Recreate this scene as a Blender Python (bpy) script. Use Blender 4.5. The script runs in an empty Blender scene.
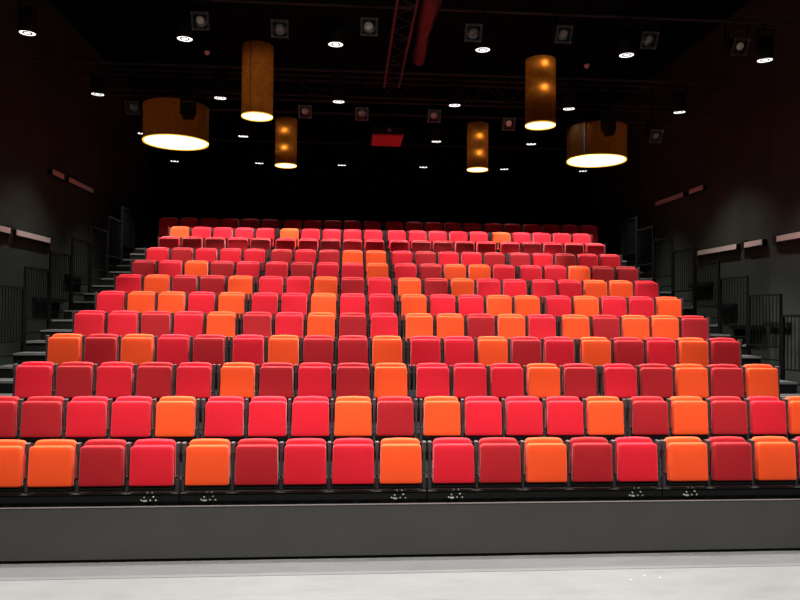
import bpy, bmesh, math, random
from mathutils import Vector, Matrix
random.seed(7)
PI = math.pi
C = bpy.context.scene.collection
S = bpy.context.scene

# ------------------------------------------------------------------ camera
F_PX = 691.5
YAW, PITCH, ROLL = 0.0728, 0.02, 0.0087
FLOOR = -0.967         # the seat-back tops of the front row are z = 0, y = 0
cam_d = bpy.data.cameras.new('camera')
cam = bpy.data.objects.new('camera', cam_d); C.objects.link(cam)
cam_d.sensor_fit = 'HORIZONTAL'; cam_d.sensor_width = 36.0
cam_d.lens = F_PX / 800.0 * 36.0
cam_d.clip_start = 0.05; cam_d.clip_end = 100
fwd = Vector((math.sin(YAW)*math.cos(PITCH), math.cos(YAW)*math.cos(PITCH), math.sin(PITCH)))
rgt = Vector((math.cos(YAW), -math.sin(YAW), 0.0)); up = rgt.cross(fwd)
r2 = rgt*math.cos(ROLL) + up*math.sin(ROLL); u2 = -rgt*math.sin(ROLL) + up*math.cos(ROLL)
M = Matrix.Identity(4)
for i in range(3):
    M[i][0] = r2[i]; M[i][1] = u2[i]; M[i][2] = -fwd[i]
M.translation = Vector((-0.8361, -7.3933, 1.3142))
cam.matrix_world = M
S.camera = cam

# ------------------------------------------------------------------ view, world
S.view_settings.view_transform = 'Standard'
S.view_settings.look = 'None'
S.view_settings.gamma = 1.0
S.view_settings.exposure = 0.0
try: S.view_settings.use_curve_mapping = False
except Exception: pass
w = bpy.data.worlds.new('world'); S.world = w; w.use_nodes = True
bg = w.node_tree.nodes['Background']
bg.inputs[0].default_value = (0.5, 0.5, 0.52, 1); bg.inputs[1].default_value = 0.0

# ------------------------------------------------------------------ lamps of the house-light grid
GRID_X = (-5.5, -3.28, -1.08, 1.13, 3.36, 5.57)
GRID_Y = (2.85, 5.64, 8.43, 11.25)
LAMP_Z = 5.3
def spot(x, y, z, aim, power, half_deg, blend=0.5, radius=0.06, col=(1.0, 0.965, 0.92)):
    d = bpy.data.lights.new('spot', 'SPOT'); d.energy = power
    d.spot_size = math.radians(2*half_deg); d.spot_blend = blend
    d.shadow_soft_size = radius; d.color = col
    o = bpy.data.objects.new('spot', d); C.objects.link(o)
    o.location = (x, y, z)
    v = Vector(aim) - Vector((x, y, z))
    o.rotation_euler = v.to_track_quat('-Z', 'Y').to_euler()
    return o
# row of the grid: (power, half angle of the beam); the outermost lamps are turned inward a little
P_ROW = {-5.52: (640, 42), -2.73: (830, 45), 0.06: (600, 44), 2.85: (800, 44), 5.64: (500, 49), 8.43: (740, 40), 11.25: (60, 40)}  # first three rows unseen: bare spots continuing the grid, added to light the front
for gy, (pw, half) in P_ROW.items():
    for j, gx in enumerate(GRID_X):
        if gy == 5.64: pw = 340 if j == 2 else 530                # one lamp dimmed to hint at a shadow patch on the seats
        inn = {0: 0.8, 5: -0.8}.get(j, 0.0)
        spot(gx, gy, LAMP_Z-0.02, (gx+inn, gy, 0), pw, half+2 if inn else half, 0.95 if inn else 0.2)
        spot(gx, gy, LAMP_Z-0.02, (gx+inn*0.5, gy, 0), pw*0.55, 30, 0.9)      # hot core added to each beam to brighten the seat tops

# ------------------------------------------------------------------ materials
def mat(name, base, rough=0.6, metal=0.0, noise=None, bump=None, emit=None, strength=0.0, sheen=0.0, vary=0.0, coat=0.0, spec=None):
    m = bpy.data.materials.new(name); m.use_nodes = True
    nt = m.node_tree; b = nt.nodes['Principled BSDF']
    b.inputs['Roughness'].default_value = rough; b.inputs['Metallic'].default_value = metal
    b.inputs['Base Color'].default_value = (*base, 1)
    if spec is not None: b.inputs['Specular IOR Level'].default_value = spec
    if sheen: b.inputs['Sheen Weight'].default_value = sheen; b.inputs['Sheen Roughness'].default_value = 0.38; b.inputs['Sheen Tint'].default_value = (*[min(1, c*0.5+0.5) for c in base], 1)
    if emit: b.inputs['Emission Color'].default_value = (*emit, 1); b.inputs['Emission Strength'].default_value = strength
    tc = nt.nodes.new('ShaderNodeTexCoord')
    col = None
    if noise:
        sc, amt = noise
        n = nt.nodes.new('ShaderNodeTexNoise'); n.inputs['Scale'].default_value = sc; n.inputs['Detail'].default_value = 6
        nt.links.new(tc.outputs['Object'], n.inputs['Vector'])
        r = nt.nodes.new('ShaderNodeValToRGB')
        r.color_ramp.elements[0].position = 0.3; r.color_ramp.elements[1].position = 0.7
        r.color_ramp.elements[0].color = (*[c*(1-amt) for c in base], 1)
        r.color_ramp.elements[1].color = (*[min(1, c*(1+amt)) for c in base], 1)
        nt.links.new(n.outputs['Fac'], r.inputs['Fac']); col = r.outputs['Color']
    if vary:
        oi = nt.nodes.new('ShaderNodeObjectInfo'); hs = nt.nodes.new('ShaderNodeHueSaturation')
        mr = nt.nodes.new('ShaderNodeMapRange'); mr.inputs['To Min'].default_value = 1-vary; mr.inputs['To Max'].default_value = 1+vary
        nt.links.new(oi.outputs['Random'], mr.inputs['Value']); nt.links.new(mr.outputs['Result'], hs.inputs['Value'])
        if col is not None: nt.links.new(col, hs.inputs['Color'])
        else: hs.inputs['Color'].default_value = (*base, 1)
        col = hs.outputs['Color']
    if col is not None: nt.links.new(col, b.inputs['Base Color'])
    if bump:
        sc, st = bump
        n2 = nt.nodes.new('ShaderNodeTexNoise'); n2.inputs['Scale'].default_value = sc; n2.inputs['Detail'].default_value = 3
        nt.links.new(tc.outputs['Object'], n2.inputs['Vector'])
        bp = nt.nodes.new('ShaderNodeBump'); bp.inputs['Strength'].default_value = st; bp.inputs['Distance'].default_value = 0.004
        nt.links.new(n2.outputs['Fac'], bp.inputs['Height']); nt.links.new(bp.outputs['Normal'], b.inputs['Normal'])
    return m
FAB = {
    'R': mat('crimson_fabric', (0.71, 0.010, 0.026), 0.62, noise=(160, 0.07), bump=(260, 0.25), vary=0.04, sheen=0.5, spec=0.22),
    'D': mat('dark_red_fabric', (0.42, 0.010, 0.016), 0.62, noise=(160, 0.07), bump=(260, 0.25), vary=0.05, sheen=0.5, spec=0.22),
    'O': mat('orange_fabric', (0.98, 0.086, 0.015), 0.62, noise=(160, 0.05), bump=(260, 0.25), vary=0.03, sheen=0.5, spec=0.22),
}
BLACK = mat('black_paint', (0.007, 0.007, 0.007), 0.55, noise=(20, 0.2), spec=0.25)
SHELL = mat('black_plastic', (0.006, 0.006, 0.006), 0.7, spec=0.1)
POST = mat('post_grey_paint', (0.055, 0.05, 0.05), 0.45, metal=0.2, noise=(30, 0.1))
CAP = mat('post_cap_grey', (0.11, 0.105, 0.10), 0.45)
STEEL = mat('bolt_steel', (0.5, 0.5, 0.48), 0.35, metal=0.3)
DECK = mat('deck_black', (0.006, 0.006, 0.006), 0.7, noise=(9, 0.25), bump=(40, 0.2), spec=0.15)
TREAD = mat('tread_dark', (0.045, 0.045, 0.044), 0.6, noise=(14, 0.2))
NOSE = mat('nosing_grey', (0.17, 0.17, 0.165), 0.5, noise=(30, 0.1))
FASCIA = mat('fascia_charcoal', (0.030, 0.029, 0.0275), 0.65, noise=(3, 0.08), bump=(120, 0.1))
LIP = mat('fascia_lip', (0.018, 0.015, 0.0145), 0.6)
WALL = mat('wall_charcoal', (0.038, 0.044, 0.038), 0.9, noise=(1.2, 0.15), bump=(30, 0.3), spec=0.04)
BACKW = mat('backdrop_black', (0.006, 0.006, 0.006), 0.9, noise=(2, 0.2), spec=0.03)
CEIL = mat('ceiling_black', (0.004, 0.0055, 0.005), 0.9, noise=(2, 0.2), spec=0.03)
RAIL = mat('rail_black', (0.004, 0.004, 0.004), 0.7, spec=0.08)
STRIP = mat('strip_pale', (0.50, 0.41, 0.385), 0.6, noise=(4, 0.05))
TRUSS = mat('truss_dark', (0.024, 0.026, 0.026), 0.6, spec=0.2, noise=(10, 0.15))
DUCT = mat('duct_dark_red', (0.036, 0.007, 0.008), 0.45, noise=(5, 0.9))
REDBOUNCE = mat('red_bounce_panel', (0.36, 0.02, 0.03), 0.6)  # red bounce from the seats painted into the projector underside
LENSGLOW = mat('downlight_glow', (1, 1, 1), 0.4, emit=(1.0, 0.98, 0.96), strength=2.6)
GLASS = mat('pale_lens', (0.22, 0.22, 0.19), 0.15, noise=(9, 0.8))
DARKGLASS = mat('dark_lens_glass', (0.02, 0.02, 0.02), 0.15)
PALEGLINT = mat('pale_glint', (0.50, 0.62, 0.50), 0.4, noise=(14, 0.4))  # stage light glinting in a lens, put into the colour
DIMGLINT = mat('dim_glint', (0.12, 0.15, 0.13), 0.4, noise=(14, 0.6))
FRAMEG = mat('gel_frame_grey', (0.02, 0.022, 0.021), 0.5)
PAPER = mat('white_paper', (0.42, 0.42, 0.40), 0.6)
SENSOR = mat('sensor_pink_bounce', (0.7, 0.5, 0.48), 0.5)  # white dome with the red seat bounce mixed into its colour
DISC = mat('drum_diffuser', (1, 1, 1), 0.5, emit=(1.0, 0.90, 0.60), strength=3.2)
RIMY = mat('drum_rim_gold', (0.9, 0.6, 0.1), 0.5, emit=(1.0, 0.62, 0.06), strength=0.8)
BULB = mat('drum_bulb', (1, 0.8, 0.4), 0.5, emit=(1.0, 0.62, 0.2), strength=22.0)
BULBDIM = mat('drum_bulb_dim', (1, 0.8, 0.4), 0.5, emit=(1.0, 0.62, 0.2), strength=1.6)

GLOWBLOCK = mat('drum_glow_block', (0.10, 0.06, 0.03), 0.7)

def shade_mat(name, k):
    m = bpy.data.materials.new(name); m.use_nodes = True
    nt = m.node_tree; nt.nodes.clear()
    out = nt.nodes.new('ShaderNodeOutputMaterial'); mix = nt.nodes.new('ShaderNodeMixShader'); mix.inputs[0].default_value = 0.65
    df = nt.nodes.new('ShaderNodeBsdfDiffuse'); tl = nt.nodes.new('ShaderNodeBsdfTranslucent')
    tc = nt.nodes.new('ShaderNodeTexCoord'); n = nt.nodes.new('ShaderNodeTexNoise'); n.inputs['Scale'].default_value = 14; n.inputs['Detail'].default_value = 8
    r = nt.nodes.new('ShaderNodeValToRGB')
    r.color_ramp.elements[0].position = 0.25; r.color_ramp.elements[0].color = (0.40*k, 0.17*k, 0.045*k, 1)
    r.color_ramp.elements[1].position = 0.75; r.color_ramp.elements[1].color = (0.62*k, 0.30*k, 0.09*k, 1)
    nt.links.new(tc.outputs['Object'], n.inputs['Vector']); nt.links.new(n.outputs['Fac'], r.inputs['Fac'])
    nt.links.new(r.outputs['Color'], tl.inputs['Color']); df.inputs['Color'].default_value = (0.003, 0.0015, 0.0006, 1)
    nt.links.new(df.outputs[0], mix.inputs[1]); nt.links.new(tl.outputs[0], mix.inputs[2]); nt.links.new(mix.outputs[0], out.inputs[0])
    return m
SHADE = shade_mat('golden_shade_fabric', 1.0)
SHADEB = shade_mat('brown_shade_fabric', 0.5)       # the wide drums have a denser, browner fabric

def floor_mat(name, a, b, c):
    m = bpy.data.materials.new(name); m.use_nodes = True
    nt = m.node_tree; bs = nt.nodes['Principled BSDF']; bs.inputs['Roughness'].default_value = 0.55
    bs.inputs['Specular IOR Level'].default_value = 0.3
    tc = nt.nodes.new('ShaderNodeTexCoord')
    n1 = nt.nodes.new('ShaderNodeTexNoise'); n1.inputs['Scale'].default_value = 2.2; n1.inputs['Detail'].default_value = 8; n1.inputs['Roughness'].default_value = 0.62
    n2 = nt.nodes.new('ShaderNodeTexNoise'); n2.inputs['Scale'].default_value = 11; n2.inputs['Detail'].default_value = 6
    mp = nt.nodes.new('ShaderNodeMapping'); mp.inputs['Scale'].default_value = (0.8, 2.4, 1)
    nt.links.new(tc.outputs['Object'], mp.inputs['Vector']); nt.links.new(mp.outputs[0], n1.inputs['Vector']); nt.links.new(mp.outputs[0], n2.inputs['Vector'])
    mx = nt.nodes.new('ShaderNodeMath'); mx.operation = 'MULTIPLY_ADD'; mx.inputs[1].default_value = 0.35
    nt.links.new(n2.outputs['Fac'], mx.inputs[0]); nt.links.new(n1.outputs['Fac'], mx.inputs[2])
    r = nt.nodes.new('ShaderNodeValToRGB'); e = r.color_ramp.elements
    e[0].position = 0.45; e[0].color = (*a, 1); e[1].position = 0.85; e[1].color = (*c, 1)
    k = e.new(0.62); k.color = (*b, 1)
    nt.links.new(mx.outputs[0], r.inputs['Fac']); nt.links.new(r.outputs['Color'], bs.inputs['Base Color'])
    return m
FLOORM = floor_mat('stage_floor_grey', (0.102, 0.102, 0.100), (0.116, 0.116, 0.1145), (0.128, 0.128, 0.1265))
STRIPM = floor_mat('floor_strip_grey', (0.078, 0.078, 0.080), (0.088, 0.088, 0.090), (0.098, 0.098, 0.099))

# ------------------------------------------------------------------ helpers
def box(bm, x0, x1, y0, y1, z0, z1, bev=0.0):
    r = bmesh.ops.create_cube(bm, size=1.0, matrix=Matrix.Translation(((x0+x1)/2, (y0+y1)/2, (z0+z1)/2)) @ Matrix.Diagonal((abs(x1-x0), abs(y1-y0), abs(z1-z0), 1)))
    if bev:
        es = list({e for v in r['verts'] for e in v.link_edges})
        bmesh.ops.bevel(bm, geom=es, offset=bev, segments=2, affect='EDGES', profile=0.5)
def tube(bm, p0, p1, r, seg=8, r1=None, caps=True):
    p0 = Vector(p0); p1 = Vector(p1); d = p1-p0
    q = d.to_track_quat('Z', 'Y').to_matrix().to_4x4()
    bmesh.ops.create_cone(bm, cap_ends=caps, segments=seg, radius1=r, radius2=r if r1 is None else r1, depth=d.length,
                          matrix=Matrix.Translation((p0+p1)/2) @ q)
def ball(bm, p, r, seg=8):
    bmesh.ops.create_uvsphere(bm, u_segments=seg, v_segments=max(4, seg//2), radius=r, matrix=Matrix.Translation(p))
def lathe(bm, prof, seg=32, off=(0, 0, 0)):
    rings = []
    for r, z in prof:
        rings.append([bm.verts.new((off[0]+r*math.cos(2*PI*i/seg), off[1]+r*math.sin(2*PI*i/seg), off[2]+z)) for i in range(seg)])
    for a, b in zip(rings, rings[1:]):
        for i in range(seg):
            bm.faces.new((a[i], a[(i+1) % seg], b[(i+1) % seg], b[i]))
    return rings
def mesh(name, bm, m, smooth=False):
    bmesh.ops.recalc_face_normals(bm, faces=bm.faces)
    me = bpy.data.meshes.new(name); bm.to_mesh(me); bm.free()
    me.materials.append(m)
    if smooth:
        for p in me.polygons: p.use_smooth = True
    return me
def obj(name, bm, m, parent=None, smooth=False, loc=None):
    o = bpy.data.objects.new(name, mesh(name, bm, m, smooth)); C.objects.link(o)
    if parent: o.parent = parent
    if loc: o.location = loc
    return o
def B(): return bmesh.new()
def thing(name, label, cat, loc=(0, 0, 0), rotz=0, group=None):
    o = bpy.data.objects.new(name, None); C.objects.link(o); o.empty_display_size = 0.1
    o.location = loc; o.rotation_euler = (0, 0, rotz); o['label'] = label; o['category'] = cat
    if group: o['group'] = group
    return o
def struct(name, bm, m):
    o = obj(name, bm, m); o['kind'] = 'structure'; return o
def copy_tree(o, parent=None):
    c = o.copy(); C.objects.link(c)
    if parent: c.parent = parent
    for ch in list(o.children): copy_tree(ch, c)
    return c
ORD = ['first', 'second', 'third', 'fourth', 'fifth', 'sixth', 'seventh', 'eighth', 'ninth', 'tenth', 'eleventh', 'twelfth', 'thirteenth',
       'fourteenth', 'fifteenth', 'sixteenth', 'seventeenth', 'eighteenth', 'nineteenth', 'twentieth', 'twenty-first', 'twenty-second']
def rowname(i):
    return ['front row', 'second row from the front', 'third row from the front', 'fourth row from the front', 'fifth row from the front',
            'sixth row from the front', 'seventh row from the front', 'eighth row from the front', 'fourth row from the back',
            'third row from the back', 'second row from the back', 'dim back row'][i]

# ------------------------------------------------------------------ geometry of the stand
ROW_D, ROW_H, NROW = 0.9277, 0.335, 12
BLK, PITCHX = 2.56, 0.5
SEAT_H = 0.85
def deck_z(i): return -SEAT_H + i*ROW_H
def edge_y(i): return i*ROW_D - 0.58
WX, RX, BACK = 6.8, 6.02, 13.6

# ------------------------------------------------------------------ setting
b = B(); box(b, -WX-0.2, WX+0.2, -13.2, BACK+0.2, FLOOR-0.1, FLOOR); struct('floor', b, FLOORM)
b = B(); box(b, -WX-0.2, -WX, -13, BACK, FLOOR, 7.4); struct('wall_left', b, WALL)
b = B(); box(b, WX, WX+0.2, -13, BACK, FLOOR, 7.4); struct('wall_right', b, WALL)
b = B(); box(b, -WX-0.2, WX+0.2, BACK, BACK+0.2, FLOOR, 7.4); struct('wall_back', b, BACKW)
b = B(); box(b, -WX-0.2, WX+0.2, -13.2, -13, FLOOR, 7.4); struct('wall_front', b, BACKW)
b = B(); box(b, -WX-0.2, WX+0.2, -13.2, BACK+0.2, 7.4, 7.5); struct('ceiling', b, CEIL)
b = B(); box(b, WX-0.06, WX-0.002, -13, 4.56, FLOOR, 7.39); struct('trim_1', b, mat('pier_grey', (0.042, 0.049, 0.044), 0.9, noise=(1.2, 0.12), spec=0.04))

# front panel and the strip on the floor in front of it
t = thing('front_panel', 'long charcoal front panel below the front row of seats', 'panel', (0, -0.9, FLOOR))
b = B(); box(b, -6.05, 6.05, 0, 0.035, 0.028, 0.492, 0.003); obj('board', b, FASCIA, t)
b = B(); box(b, -6.05, 6.05, -0.002, 0.04, 0.492, 0.498); obj('top_lip', b, LIP, t)
b = B(); box(b, -6.04, 6.04, 0.02, 0.05, 0.0, 0.027); obj('kick_strip', b, SHELL, t)
b = B(); box(b, -6.6, 6.6, -0.385, -0.004, 0.0, 0.003)
o = obj('floor_strip', b, STRIPM, loc=(0, -0.9, FLOOR)); o['label'] = 'flat grey strip on the stage floor along the front panel'; o['category'] = 'floor strip'

# tiers
for i in range(NROW):
    dz, y0 = deck_z(i), edge_y(i)
    y1 = edge_y(i+1) if i < NROW-1 else BACK-1.6
    t = thing('seating_tier', 'black platform tier carrying the %s of seats' % rowname(i), 'platform', (0, y0, FLOOR), 0, 'tiers of the seating stand')
    z = dz - FLOOR
    b = B(); box(b, -6.05, 6.05, 0, y1-y0-0.001, max(z-0.05, 0.001), z); obj('deck', b, DECK, t)
    if i:
        b = B(); box(b, -6.05, 6.05, 0.0, 0.02, z-ROW_H+0.001, z-0.051); obj('riser', b, BLACK, t)
        for s in (-1, 1):
            b = B(); box(b, s*6.05, s*6.03, 0.021, y1-y0-0.01, 0.0, z-0.051); obj('side_panel', b, BLACK, t)
            b = B(); box(b, s*5.97, s*5.12, -0.012, 0.03, z+0.0005, z+0.006); box(b, s*5.97, s*5.12, -0.012, -0.001, z-0.026, z+0.006); obj('nosing', b, NOSE, t)
            b = B(); box(b, s*5.97, s*5.12, 0.031, 0.42, z+0.0005, z+0.004); obj('tread_mat', b, TREAD, t)
for s, side in ((-1, 'left'), (1, 'right')):
    for i in range(1, NROW):
        z1 = deck_z(i) - ROW_H/2
        t = thing('aisle_step', 'black half step on the %s aisle leading up to the %s' % (side, rowname(i)), 'step', (s*5.55, edge_y(i)-0.23, deck_z(i-1)), 0, 'half steps of the side aisles')
        h = ROW_H/2
        b = B(); box(b, -0.41, 0.41, -0.23, 0.228, 0.001, h, 0.003); obj('block', b, DECK, t)
        b = B(); box(b, -0.41, 0.41, -0.241, -0.20, h+0.0005, h+0.006); box(b, -0.41, 0.41, -0.241, -0.231, h-0.026, h+0.006); obj('nosing', b, NOSE, t)
        b = B(); box(b, -0.41, 0.41, -0.199, 0.2, h+0.0005, h+0.004); obj('tread_mat', b, TREAD, t)

# guard rails
rail0 = None
def rail_proto():
    t = thing('guard_rail', '', 'railing')
    L = ROW_D
    for yy in (0.03, L-0.03):
        b = B(); box(b, -0.02, 0.02, yy-0.02, yy+0.02, 0.001, 1.2, 0.002); p = obj('post', b, RAIL, t)
        b = B(); tube(b, (0, yy, 0), (0, yy, 0.02), 0.008); o = obj('bolt', b, STEEL, p); o.location = (-0.035, 0, 0.002)
    b = B(); box(b, -0.018, 0.018, 0.05, L-0.05, 1.165, 1.2, 0.002); obj('top_rail', b, RAIL, t)
    b = B(); box(b, -0.015, 0.015, 0.05, L-0.05, 0.33, 0.355, 0.002); obj('bottom_rail', b, RAIL, t)
    b = B(); box(b, -0.012, 0.012, 0.05, L-0.05, 0.12, 0.145, 0.002); obj('kick_rail', b, RAIL, t)
    for k in range(8):
        yy = 0.05 + (L-0.1)*(k+1)/9.0
        b = B(); tube(b, (0, yy, 0.355), (0, yy, 1.166), 0.007, 6); obj('bar', b, RAIL, t)
    return t
for s, side in ((-1, 'left'), (1, 'right')):
    for i in range(NROW):
        if rail0 is None: rail0 = rail_proto(); t = rail0
        else: t = copy_tree(rail0)
        t.location = (s*RX, edge_y(i), deck_z(i))
        t['label'] = 'black barred guard rail of the %s aisle beside the %s' % (side, rowname(i)); t['group'] = 'guard rails along the aisles'

# ------------------------------------------------------------------ seats
def rr(w0, w1, h, r, n=5, arch=0.0):
    """outline in x,z of a rounded rectangle, w0 wide at the bottom and w1 at the top, base at z=0"""
    pts = []
    for cx, cz, a0, wd in ((1, 1, 0, w1), (-1, 1, 90, w1), (-1, -1, 180, w0), (1, -1, 270, w0)):
        rad = r if cz > 0 else r*0.55
        for k in range(n+1):
            a = math.radians(a0 + 90.0*k/n)
            x = cx*(wd/2-rad) + rad*math.cos(a); z = (h-rad if cz > 0 else rad) + rad*math.sin(a)
            if cz > 0 and arch: z -= arch*(2*x/w1)**2
            pts.append((x, z))
    # extra points along the top edge so that the arch shows
    out = []
    for i, p in enumerate(pts):
        out.append(p)
        q = pts[(i+1) % len(pts)]
        if arch and abs(p[0]-q[0]) > 0.1 and p[1] > h/2:
            for k in (1, 2, 3, 4, 5):
                x = p[0] + (q[0]-p[0])*k/6.0; out.append((x, h-arch*(2*x/w1)**2))
    return out
def pillow(w0, w1, h, t, r, e=0.022, bulge=0.012, arch=0.0, lean=0.0):
    """upholstered pad: front face at y=-t/2, base z=0"""
    bm = B(); out = rr(w0, w1, h, r, 6, arch); cx, cz = 0.0, h/2
    def ring(y, inset):
        vs = []
        for x, z in out:
            sx = 1-2*inset/w1; sz = 1-2*inset/h
            zz = cz+(z-cz)*sz
            vs.append(bm.verts.new((cx+(x-cx)*sx, y+lean*zz, zz)))
        return vs
    rings = []
    rings.append(ring(-t/2-bulge*0.7, h*0.22))
    rings.append(ring(-t/2-bulge*0.35, h*0.10))
    for k in range(5):
        a = PI/2*k/4
        rings.append(ring(-t/2+e*(1-math.cos(a)) if k else -t/2, e*(1-math.sin(a))))
    for k in range(5):
        a = PI/2*(4-k)/4
        rings.append(ring(t/2-e*(1-math.cos(a)), e*(1-math.sin(a))))
    n = len(out)
    for a, c in zip(rings, rings[1:]):
        for i in range(n): bm.faces.new((a[i], a[(i+1) % n], c[(i+1) % n], c[i]))
    bm.faces.new(rings[0]); bm.faces.new(rings[-1][::-1])
    return bm
protos = {}
for col in 'RDO':
    t = thing('theatre_chair', '', 'seat')
    p = obj('backrest', pillow(0.427, 0.418, 0.408, 0.065, 0.045, 0.024, 0.004, arch=0.012, lean=0.05), FAB[col], t, True); p.location = (0, -0.01, 0.43)
    p = obj('cushion', pillow(0.440, 0.425, 0.412, 0.075, 0.04, 0.018, 0.004, lean=0.035), FAB[col], t, True); p.location = (0, -0.105, 0.379)
    b = B(); box(b, -0.205, 0.205, 0.026, 0.04, 0.40, 0.80, 0.004); obj('back_shell', b, SHELL, t)
    b = B(); box(b, -0.215, 0.215, -0.13, -0.055, 0.338, 0.376, 0.008); tube(b, (-0.226, -0.06, 0.364), (0.226, -0.06, 0.364), 0.012)
    obj('seat_pan', b, SHELL, t)
    protos[col] = [t, False]
def block_x(k, extra=0):          # x of seat k (0..19) in a row
    return -2*BLK + (k//5)*BLK + 0.03 + 0.25 + PITCHX*(k % 5)
ROWS = ['']*12       # R crimson, D dark red, O orange
ROWS[0] = 'R' + 'OODR' + 'ODRRO' + 'RDODR' + 'ODOR' + 'O'
ROWS[1] = 'DDRRO' + 'RRROD' + 'ORRRO' + 'DODRO'
ROWS[2] = 'RDRDR' + 'ODRDO' + 'RRROD' + 'RDODO'
ROWS[3] = 'ODORD' + 'RODDO' + 'RRODR' + 'ODROD'
ROWS[4] = 'RRDRO' + 'DRODR' + 'OODOR' + 'ODOOD'
ROWS[5] = 'ROORO' + 'RRORR' + 'ORROO' + 'RORRO'
ROWS[6] = 'RODDO' + 'RRODR' + 'ODORR' + 'RROOR'
ROWS[7] = 'DRODR' + 'RDRRO' + 'RDOOR' + 'RRODD'
ROWS[8] = 'RDRRR' + 'DRDOO' + 'RDRRD' + 'DRDRR'
ROWS[9] = 'RDDRD' + 'RRDRR' + 'RDDDR' + 'RDRDR'
ROWS[10] = 'ORRRR' + 'ORRRR' + 'RRRRR' + 'ORRRR'
ROWS[11] = 'R'*22
NAMES = {'R': 'crimson', 'D': 'dark red', 'O': 'orange'}
for i in range(NROW):
    row = ROWS[i]; assert len(row) in (20, 22), (i, len(row))
    n22 = len(row) == 22
    seen = {}
    tot = {c: row.count(c) for c in 'RDO'}
    ks = range(-1, 21) if n22 else range(20)
    if i == 0: tot = {c: row[1:19].count(c) for c in 'RDO'}
    for j, k in enumerate(ks):
        c = row[j]
        x = block_x(0)-PITCHX if k < 0 else block_x(19)+PITCHX if k > 19 else block_x(k)
        pr = protos[c]
        if not pr[1]: t = pr[0]; pr[1] = True
        else: t = copy_tree(pr[0])
        t.location = (x, i*ROW_D, deck_z(i))
        if i == 0 and k in (0, 19):
            t['label'] = '%s folded seat at the very %s end of the front row' % (NAMES[c], 'left' if k == 0 else 'right')
        else:
            q = seen.get(c, 0); seen[c] = q+1
            if tot[c] == 1: t['label'] = 'the only %s folded seat in the %s' % (NAMES[c], rowname(i))
            elif i == NROW-1: t['label'] = '%s folded seat from the left in the dim back row' % ORD[q]
            else: t['label'] = '%s %s folded seat from the left in the %s' % (ORD[q], NAMES[c], rowname(i))
        t['group'] = 'folded theatre seats of the stand'

# ------------------------------------------------------------------ frames the seats hang in, one to a block
def frame_proto(xs, x0, x1, feet, bolts):
    t = thing('seat_frame', '', 'seat frame')
    b = B(); box(b, x0, x1, -0.10, -0.03, 0.215, 0.305, 0.003); obj('beam', b, BLACK, t)
    b = B(); box(b, x0, x1, -0.108, -0.101, 0.296, 0.307); obj('beam_edge', b, CAP, t)
    for x in xs:
        b = B(); box(b, x-0.017, x+0.017, -0.09, -0.02, 0.70, 0.805, 0.003); box(b, x-0.011, x+0.011, -0.085, -0.025, 0.306, 0.71, 0.002)
        box(b, x-0.016, x+0.016, -0.089, -0.02, 0.306, 0.44, 0.003)
        ball(b, (x, -0.086, 0.47), 0.013)
        p = obj('post', b, POST, t)
        b = B(); box(b, x-0.0165, x+0.0165, -0.092, -0.018, 0.8055, 0.812, 0.002); obj('post_cap', b, CAP, p)
    for x in feet:
        b = B(); box(b, x-0.05, x-0.04, -0.125, -0.02, 0.001, 0.27); box(b, x+0.04, x+0.05, -0.125, -0.02, 0.001, 0.27)
        box(b, x-0.07, x+0.07, -0.14, -0.01, 0.001, 0.012); box(b, x-0.04, x+0.04, -0.11, -0.03, 0.14, 0.214)
        box(b, x-0.075, x+0.075, -0.13, -0.109, 0.222, 0.232)
        p = obj('foot_bracket', b, BLACK, t)
        if bolts:
            for bx, bz in ((-0.045, 0.265), (0.045, 0.272), (-0.075, 0.238), (0.07, 0.236), (-0.02, 0.312), (0.03, 0.312), (0.015, 0.236)):
                b = B(); ball(b, (x+bx, -0.128 if bz < 0.29 else -0.113, bz), 0.0095); obj('bolt', b, STEEL, p)
            b = B(); box(b, x-0.06, x-0.02, -0.135, -0.112, 0.222, 0.238, 0.003); obj('latch', b, STEEL, p)
    return t
XS5 = [-1.25+PITCHX*k for k in range(6)]
fr1 = frame_proto(XS5, -1.27, 1.27, (-0.98, 0.98), True); fr = frame_proto(XS5, -1.27, 1.27, (-0.98, 0.98), False); fr_used = fr1_used = False
BN = ['leftmost', 'second', 'third', 'rightmost']
for i in range(NROW):
    for kb in range(4):
        x = -1.5*BLK + kb*BLK
        if i == 0:
            t = fr1 if not fr1_used else copy_tree(fr1); fr1_used = True
        else:
            t = fr if not fr_used else copy_tree(fr); fr_used = True
        t.location = (x, i*ROW_D, deck_z(i))
        t['label'] = 'black post frame of the %s five seats in the %s' % (BN[kb], rowname(i)); t['group'] = 'frames of the seat blocks'
for s_, nm in ((-1, 'left'), (1, 'right')):
    t = frame_proto([s_*0.25], min(s_*0.27, -s_*0.225), max(s_*0.27, -s_*0.225), (0.0,), False)
    t.location = (s_*(2*BLK+0.22), 11*ROW_D, deck_z(11))
    t['label'] = 'black post frame of the single end seat on the %s of the dim back row' % nm; t['group'] = 'frames of the seat blocks'

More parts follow.
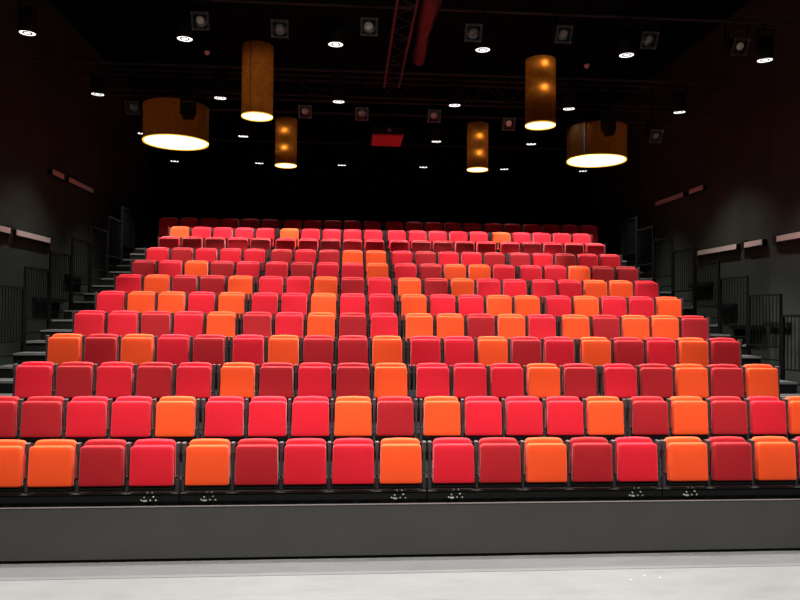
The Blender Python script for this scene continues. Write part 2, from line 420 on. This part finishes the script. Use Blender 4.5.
# ------------------------------------------------------------------ wall lights and ledges on the side walls
def wall_strip(s, y0, y1, z, label):
    t = thing('wall_light', label, 'wall light', (s*WX, (y0+y1)/2, z), 0, 'pale light strips on the side walls')
    L = (y1-y0)/2
    xo = 0.06 if (s > 0 and y0 < 4.5) else 0.0
    b = B(); box(b, -s*(xo+0.001), -s*(xo+0.09), -L, L, -0.055, 0.055, 0.004); obj('housing', b, BLACK, t)
    b = B(); box(b, -s*(xo+0.091), -s*(xo+0.10), -L+0.01, L-0.01, -0.05, 0.05, 0.002); obj('diffuser', b, STRIP, t)
    b = B(); box(b, -s*(xo+0.02), -s*(xo+0.07), L+0.002, L+0.16, -0.09, 0.09, 0.004); obj('ballast_box', b, BLACK, t)
wall_strip(-1, 3.2, 5.02, 2.69, 'pale wall light strip on the left wall, cut by the left picture edge')
wall_strip(-1, 5.22, 6.62, 2.69, 'pale wall light strip on the left wall above the railing')
wall_strip(-1, 6.66, 7.22, 4.06, 'short dim wall light strip high on the left wall')
wall_strip(-1, 7.46, 8.85, 4.06, 'longer dim wall light strip high on the left wall')
wall_strip(1, 2.6, 4.24, 2.69, 'pale wall light strip on the right wall, cut by the right picture edge')
wall_strip(1, 4.75, 5.34, 2.69, 'short pale wall light strip in the middle of the right wall')
wall_strip(1, 5.6, 7.13, 2.69, 'long pale wall light strip on the right wall above the railing')
wall_strip(1, 6.88, 7.5, 4.09, 'short dim wall light strip high on the right wall')
wall_strip(1, 7.78, 9.2, 4.09, 'longer dim wall light strip high on the right wall')
def ledge(s, y0, y1, z, label):
    b = B(); xo = 0.06 if (s > 0 and y0 < 4.5) else 0.0
    box(b, -s*(xo+0.001), -s*(xo+0.10), -(y1-y0)/2, (y1-y0)/2, -0.05, 0.05, 0.005)
    o = obj('wall_box', b, BLACK, loc=(s*WX, (y0+y1)/2, z)); o['label'] = label; o['category'] = 'wall box'; o['group'] = 'black boxes low on the side walls'
ledge(-1, 6.09, 7.36, 1.52, 'lower black box low on the left wall behind the railing')
ledge(-1, 7.54, 8.45, 2.04, 'upper black box low on the left wall behind the railing')
ledge(1, 6.61, 7.55, 2.0, 'highest black box low on the right wall behind the railing')
ledge(1, 5.72, 6.38, 1.53, 'middle black box low on the right wall behind the railing')
ledge(1, 4.8, 5.86, 1.12, 'lowest black box on the right wall left of the pier edge')
ledge(1, 3.95, 4.66, 1.18, 'lowest black box on the right wall past the pier edge')

# ------------------------------------------------------------------ ceiling rig
BAR_Z = 5.9
for gy, nm in zip(GRID_Y, ('nearest', 'second', 'third', 'farthest')):
    t = thing('lighting_bar', 'dark horizontal lighting bar carrying the %s row of lit downlights' % nm, 'bar', (0, gy, BAR_Z), 0, 'lighting bars under the ceiling')
    b = B(); tube(b, (-6.7, 0, 0), (6.7, 0, 0), 0.024, 10); obj('pipe', b, TRUSS, t)
    for x in (-4.4, 0.6, 4.5):
        b = B(); tube(b, (x, 0, 0.024), (x, 0, 7.4-BAR_Z), 0.006, 6); obj('suspension_cable', b, RAIL, t)

def chords(bm, a0, a1, r=0.02):
    tube(bm, a0, a1, r, 8)
t = thing('box_truss', 'dark box truss crossing the whole width under the ceiling', 'truss', (0, 6.25, 5.6))
for yy in (0, 0.32):
    for zz in (0, 0.40):
        b = B(); tube(b, (-6.7, yy, zz), (6.7, yy, zz), 0.02); obj('chord', b, TRUSS, t)
n = 34
for yy in (0, 0.32):
    b = B()
    for k in range(n):
        x0 = -6.6+13.2*k/n; x1 = -6.6+13.2*(k+1)/n
        tube(b, (x0, yy, 0 if k % 2 else 0.40), (x1, yy, 0.40 if k % 2 else 0), 0.009, 6)
    obj('lacing', b, TRUSS, t)
for x in (-4.0, 4.0):
    b = B(); tube(b, (x, 0.16, 0.40), (x, 0.16, 1.8), 0.008, 6); obj('suspension_cable', b, RAIL, t)

t = thing('ladder_truss', 'bounce-reddened ladder truss running front to back under the ceiling', 'truss', (-0.06, 1.3, 5.75))
for x in (-0.145, 0.145):
    b = B(); tube(b, (x, 0, 0), (x, 4.75, 0), 0.022); obj('chord', b, mat('truss_red_bounce', (0.05, 0.022, 0.024), 0.5), t)  # red bounce off the seats is painted into the chord grey
b = B()
for k in range(16):
    tube(b, (-0.145, 4.7*k/16, 0), (0.145, 4.7*(k+1)/16, 0), 0.009, 6) if k % 2 else tube(b, (0.145, 4.7*k/16, 0), (-0.145, 4.7*(k+1)/16, 0), 0.009, 6)
for k in range(5): tube(b, (-0.145, 4.7*k/4, 0), (0.145, 4.7*k/4, 0), 0.014, 6)
obj('lacing', b, TRUSS, t)
for yy in (0.6, 4.0):
    b = B(); tube(b, (0, yy, 0), (0, yy, 1.65), 0.008, 6); obj('suspension_cable', b, RAIL, t)

# ribbed red duct beside the ladder truss
b = B(); rings = []; N = 60; seg = 14
for k in range(N+1):
    u = k/N; y = 1.5+3.0*u
    r = (0.125 if u < 0.55 else 0.105)*(1+0.07*(k % 2)) + 0.012*math.sin(9*u)
    rings.append([b.verts.new((0.30-0.03*math.sin(4*u)+r*math.cos(2*PI*i/seg)*(1+0.06*math.sin(3*i+5*u)), y, 5.725+0.02*math.sin(7*u)+r*math.sin(2*PI*i/seg))) for i in range(seg)])
for a, c in zip(rings, rings[1:]):
    for i in range(seg): b.faces.new((a[i], a[(i+1) % seg], c[(i+1) % seg], c[i]))
b.faces.new(rings[0][::-1]); b.faces.new(rings[-1])
o = obj('flexible_duct', b, DUCT, None, True); o['label'] = 'dark red ribbed duct hung beside the ladder truss'; o['category'] = 'duct'

# projector
t = thing('projector', 'dark projector box with a bounce-red underside hung from the truss end', 'projector', (-0.07, 6.9, 5.02))
b = B(); box(b, -0.33, 0.33, 0, 0.95, 0.03, 0.18, 0.012); obj('body', b, BLACK, t)
b = B(); box(b, -0.32, 0.32, 0.01, 0.94, 0.0, 0.029, 0.004); obj('bottom_panel', b, REDBOUNCE, t)
b = B(); tube(b, (0.02, -0.03, 0.11), (0.02, 0.02, 0.11), 0.045, 16); obj('lens', b, GLASS, t)
b = B(); tube(b, (0.0, 0.3, 0.18), (0.0, 0.3, 0.83), 0.02, 8); tube(b, (0, 0.3, 0.83), (0, 0.3, 2.37), 0.012, 8); obj('mount_pole', b, RAIL, t)

# ------------------------------------------------------------------ lit downlights
def downlight_proto():
    t = thing('downlight', '', 'downlight')
    b = B(); lathe(b, [(0.112, 0.0), (0.118, 0.0), (0.118, 0.30), (0.09, 0.36), (0.03, 0.37), (0.001, 0.37)], 24); obj('housing', b, SHELL, t, True)
    b = B(); lathe(b, [(0.001, 0.012), (0.108, 0.012)], 24); obj('lens', b, LENSGLOW, t)
    b = B(); lathe(b, [(0.045, 0.006), (0.072, 0.006), (0.072, 0.011), (0.045, 0.011), (0.045, 0.006)], 24); obj('baffle_ring', b, SHELL, t)
    b = B(); box(b, -0.13, -0.12, -0.015, 0.015, 0.16, 0.48); box(b, 0.12, 0.13, -0.015, 0.015, 0.16, 0.48); box(b, -0.13, 0.13, -0.015, 0.015, 0.48, 0.492); obj('yoke', b, RAIL, t)
    b = B(); tube(b, (0, 0, 0.49), (0, 0, 0.574), 0.012); box(b, -0.025, 0.025, -0.03, 0.03, 0.545, 0.574); obj('clamp', b, RAIL, t)
    return t
dl = downlight_proto(); used = False
for gy, rn in zip(GRID_Y, ('nearest', 'second nearest', 'third nearest', 'farthest')):
    q = -1
    for j, gx in enumerate(GRID_X):
        if gy == GRID_Y[2] and j in (2, 5): continue
        q += 1
        t = dl if not used else copy_tree(dl); used = True
        t.location = (gx, gy, LAMP_Z)
        t['label'] = 'lit white downlight, %s from the left in the %s row of downlights' % (ORD[q], rn); t['group'] = 'lit downlights under the ceiling'

# ------------------------------------------------------------------ unlit square-fronted theatre lights
def fixture_proto():
    t = thing('theatre_light', '', 'theatre light')
    b = B(); lathe(b, [(0.001, 0.30), (0.07, 0.30), (0.10, 0.24), (0.105, 0.0), (0.088, 0.0)], 20)
    box(b, -0.09, 0.09, -0.09, 0.09, 0.12, 0.28, 0.01); obj('body', b, SHELL, t)
    b = B(); lathe(b, [(0.001, -0.004), (0.05, -0.002), (0.087, 0.004)], 20); obj('lens', b, DARKGLASS, t, True)
    b = B()
    for s in (-1, 1):
        box(b, s*0.09, s*0.125, -0.125, 0.125, -0.018, -0.008); box(b, -0.09, 0.09, s*0.09, s*0.125, -0.018, -0.008)
    obj('colour_frame', b, FRAMEG, t)
    b = B()
    for sx in (-1, 1):
        for sy in (-1, 1): ball(b, (sx*0.105, sy*0.105, -0.02), 0.006)
    obj('frame_screw', b, STEEL, t)
    b = B(); box(b, -0.15, -0.14, -0.01, 0.01, 0.1, 0.16); box(b, 0.14, 0.15, -0.01, 0.01, 0.1, 0.16)
    box(b, -0.15, -0.14, -0.26, 0.0, 0.12, 0.15); box(b, 0.14, 0.15, -0.26, 0.0, 0.12, 0.15); box(b, -0.15, 0.15, -0.262, -0.25, 0.12, 0.15)
    tube(b, (0, -0.262, 0.135), (0, -0.285, 0.135), 0.014)
    obj('yoke', b, RAIL, t)
    return t
fx = fixture_proto(); used = False
NEAR = [(-3.03, 5.52), (-1.89, 5.45), (-0.59, 5.53), (0.96, 5.50), (2.33, 5.53), (3.65, 5.49), (5.08, 5.44)]
FAR = [(-1.70, 5.06), (-0.64, 5.05), (0.72, 5.05), (2.15, 4.94), (-4.83, 5.04), (5.03, 4.78)]
NEAR = [(-0.836+(x+0.836)*0.975, 2.45, 1.314+(z-1.314)*0.975, 2.85, BAR_Z) for x, z in NEAR]; FAR = [(x, 5.5, z, 5.64, BAR_Z) for x, z in FAR]
for j, (x, y, z, by, bz) in enumerate(NEAR+FAR):
    t = fx if not used else copy_tree(fx); used = True
    t.location = (x, y, z)
    t.rotation_euler = (math.radians(-62), 0, 0)
    kind = 'PDPDDD-PPP-DD'[j]
    if kind != '-':
        b = B(); lathe(b, [(0.001, -0.010), (0.05, -0.007), (0.056, -0.003)], 16, (0.0 if j != 2 else -0.015, -0.012, 0)); obj('lens_glint', b, PALEGLINT if kind == 'P' else DIMGLINT, t, True)  # pale disc stands in for stage light glinting in the lens
    inv = Matrix.Rotation(math.radians(62), 3, 'X')
    b = B(); tube(b, inv @ Vector((0, by-y, 0.20)), inv @ Vector((0, by-y, bz-z-0.045)), 0.013); obj('drop_arm', b, RAIL, t)
    t['group'] = 'unlit square theatre lights on the rig'
    if j < 7: t['label'] = 'unlit square-fronted theatre light, %s from the left of the seven in the nearer row' % ORD[j]
    else:
        t['label'] = 'unlit square-fronted theatre light, %s' % ['beside the top of the small left drum lamp', 'just left of the projector', 'just right of the projector', 'left of the tall right drum lamp base', 'left of the large left drum lamp', 'right of the large right drum lamp'][j-7]

# ------------------------------------------------------------------ golden drum lamps
def drum(x, y, z, D, H, bulbs, seam, label, power):
    t = thing('drum_lamp', label, 'pendant lamp', (x, y, z), 0, 'golden drum pendant lamps')
    r = D/2
    b = B(); lathe(b, [(r, 0.0), (r, H)], 48); obj('shade', b, SHADEB if D > 1 else SHADE, t, True)
    b = B(); lathe(b, [(r-0.005, H*0.999), (0.001, H*0.999)], 48); obj('shade_top', b, BLACK, t)
    b = B(); lathe(b, [(0.001, 0.012), (r*0.95, 0.012)], 48); obj('diffuser', b, DISC, t)
    b = B(); lathe(b, [(0.001, 0.02), (r*0.97, 0.02)], 48); obj('glow_block_disc', b, GLOWBLOCK, t)  # unseen disc added to keep the diffuser glow out of the shade
    b = B(); lathe(b, [(r*0.95, 0.010), (r*1.002, -0.004), (r*1.006, 0.006), (r*1.006, 0.016), (r*0.95, 0.014)], 48); obj('rim', b, RIMY, t)
    for (a, rad, hz) in bulbs:
        px, py = r*rad*math.sin(a), -r*rad*math.cos(a)
        b = B(); ball(b, (px, py, hz), 0.022, 12); p = obj('bulb', b, BULB if rad > 0.8 else BULBDIM, t)
        d = bpy.data.lights.new('bulb_light', 'POINT'); d.energy = power; d.color = (1.0, 0.62, 0.22); d.shadow_soft_size = 0.03
        o = bpy.data.objects.new('bulb_light', d); C.objects.link(o); o.parent = t; o.location = (px, py, hz+0.001)
    if seam is not None:
        a = seam
        b = B(); tube(b, ((r+0.004)*math.sin(a), -(r+0.004)*math.cos(a), 0.03), ((r+0.004)*math.sin(a), -(r+0.004)*math.cos(a), H), 0.005, 6); obj('seam_cord', b, SHELL, t)
    b = B(); tube(b, (0, 0, H), (0, 0, 7.4-z), 0.007, 6); obj('hanging_cable', b, RAIL, t)
drum(-4.03, 5.45, 4.4, 1.15, 0.66, [(-0.25, 0.55, 0.42)], None, 'large wide golden drum lamp on the left, glowing white underneath', 0.2)
drum(4.06, 6.06, 4.4, 1.16, 0.66, [(0.1, 0.55, 0.42)], -0.75, 'large wide golden drum lamp on the right, glowing white underneath', 0.2)
drum(-2.32, 3.6, 4.4, 0.49, 1.12, [(0.2, 0.3, 0.2), (-0.2, 0.3, 0.5), (0.2, 0.3, 0.8)], -0.33, 'tall narrow drum lamp on the left with a dark vertical cord', 0.6)
drum(2.24, 3.64, 4.4, 0.49, 1.08, [(0.0, 0.84, 0.95), (0.0, 0.84, 0.56)], None, 'tall narrow drum lamp on the right showing two glowing bulb spots', 0.5)
drum(-2.2, 7.22, 4.4, 0.45, 0.98, [(-0.1, 0.84, 0.70), (-0.1, 0.84, 0.34)], None, 'smaller narrow drum lamp on the left, farther back, with two bulb spots', 0.5)
drum(1.86, 7.16, 4.4, 0.45, 0.98, [(0.0, 0.84, 0.68), (0.0, 0.84, 0.32)], None, 'smaller narrow drum lamp on the right, farther back, with two bulb spots', 0.5)

# ------------------------------------------------------------------ moving heads hanging in front of the wide drums
def moving_head(x, y, z, tilt, label):
    t = thing('moving_head_light', label, 'stage light', (x, y, z), 0, 'moving head lights before the wide drums'); t.scale = (0.88, 0.88, 0.88)
    b = B(); box(b, -0.13, 0.13, -0.10, 0.10, 0.42, 0.52, 0.015); obj('base', b, SHELL, t)
    b = B(); box(b, -0.15, -0.11, -0.05, 0.05, 0.10, 0.42, 0.01); box(b, 0.11, 0.15, -0.05, 0.05, 0.10, 0.42, 0.01); box(b, -0.15, 0.15, -0.05, 0.05, 0.38, 0.42, 0.01); obj('yoke_arm', b, SHELL, t)
    b = B(); lathe(b, [(0.001, -0.14), (0.10, -0.16), (0.115, -0.12), (0.12, 0.06), (0.09, 0.17), (0.001, 0.16)], 20, (0, 0, 0)); h = obj('head', b, SHELL, t, False); h.location = (0, 0, 0.17); h.rotation_euler = tilt
    b = B(); lathe(b, [(0.001, -0.146), (0.07, -0.142)], 20); l = obj('head_lens', b, mat('dark_lens', (0.05, 0.05, 0.06), 0.1), h)
    b = B(); tube(b, (0, 0, 0.52), (0, 0, (7.4-z)/0.88), 0.02, 8); obj('drop_pole', b, RAIL, t)
moving_head(-3.62, 4.6, 4.60, (0.25, 0.0, 0), 'black moving head light hanging before the large left drum lamp')
moving_head(3.86, 4.9, 4.60, (0.3, -0.3, 0), 'black moving head light hanging before the large right drum lamp')

# small round ceiling sensors
for x, y, nm in ((-3.35, 4.75, 'left'), (3.40, 4.75, 'right')):
    t = thing('ceiling_sensor', 'tiny round bounce-pink ceiling sensor above the %s drum lamps' % nm, 'sensor', (x, y, 5.83), 0, 'round sensors under the ceiling')
    b = B(); lathe(b, [(0.001, -0.05), (0.03, -0.04), (0.048, -0.01), (0.05, 0.02), (0.001, 0.02)], 16); obj('dome', b, SENSOR, t, True)
    b = B(); tube(b, (0, 0, 0.02), (0, 0, 1.57), 0.012); obj('drop_tube', b, RAIL, t)

# three white scraps on the stage floor
for (x, y), nm in zip(((1.61, -1.54), (1.77, -1.45), (1.89, -1.50)), ('leftmost', 'middle', 'rightmost')):
    b = B(); vs = [b.verts.new((0.009*math.cos(a)*(1+0.3*math.sin(3*a+x)), 0.008*math.sin(a), z)) for z in (0.0, 0.004) for a in [2*PI*k/7 for k in range(7)]]
    b.faces.new(vs[:7]); b.faces.new(vs[7:])
    for k in range(7): b.faces.new((vs[k], vs[(k+1) % 7], vs[7+(k+1) % 7], vs[7+k]))
    o = obj('paper_scrap', b, PAPER, loc=(x, y, FLOOR+0.0005)); o['label'] = 'tiny white scrap on the stage floor, %s of the three' % nm; o['category'] = 'scrap'; o['group'] = 'white scraps on the stage floor'
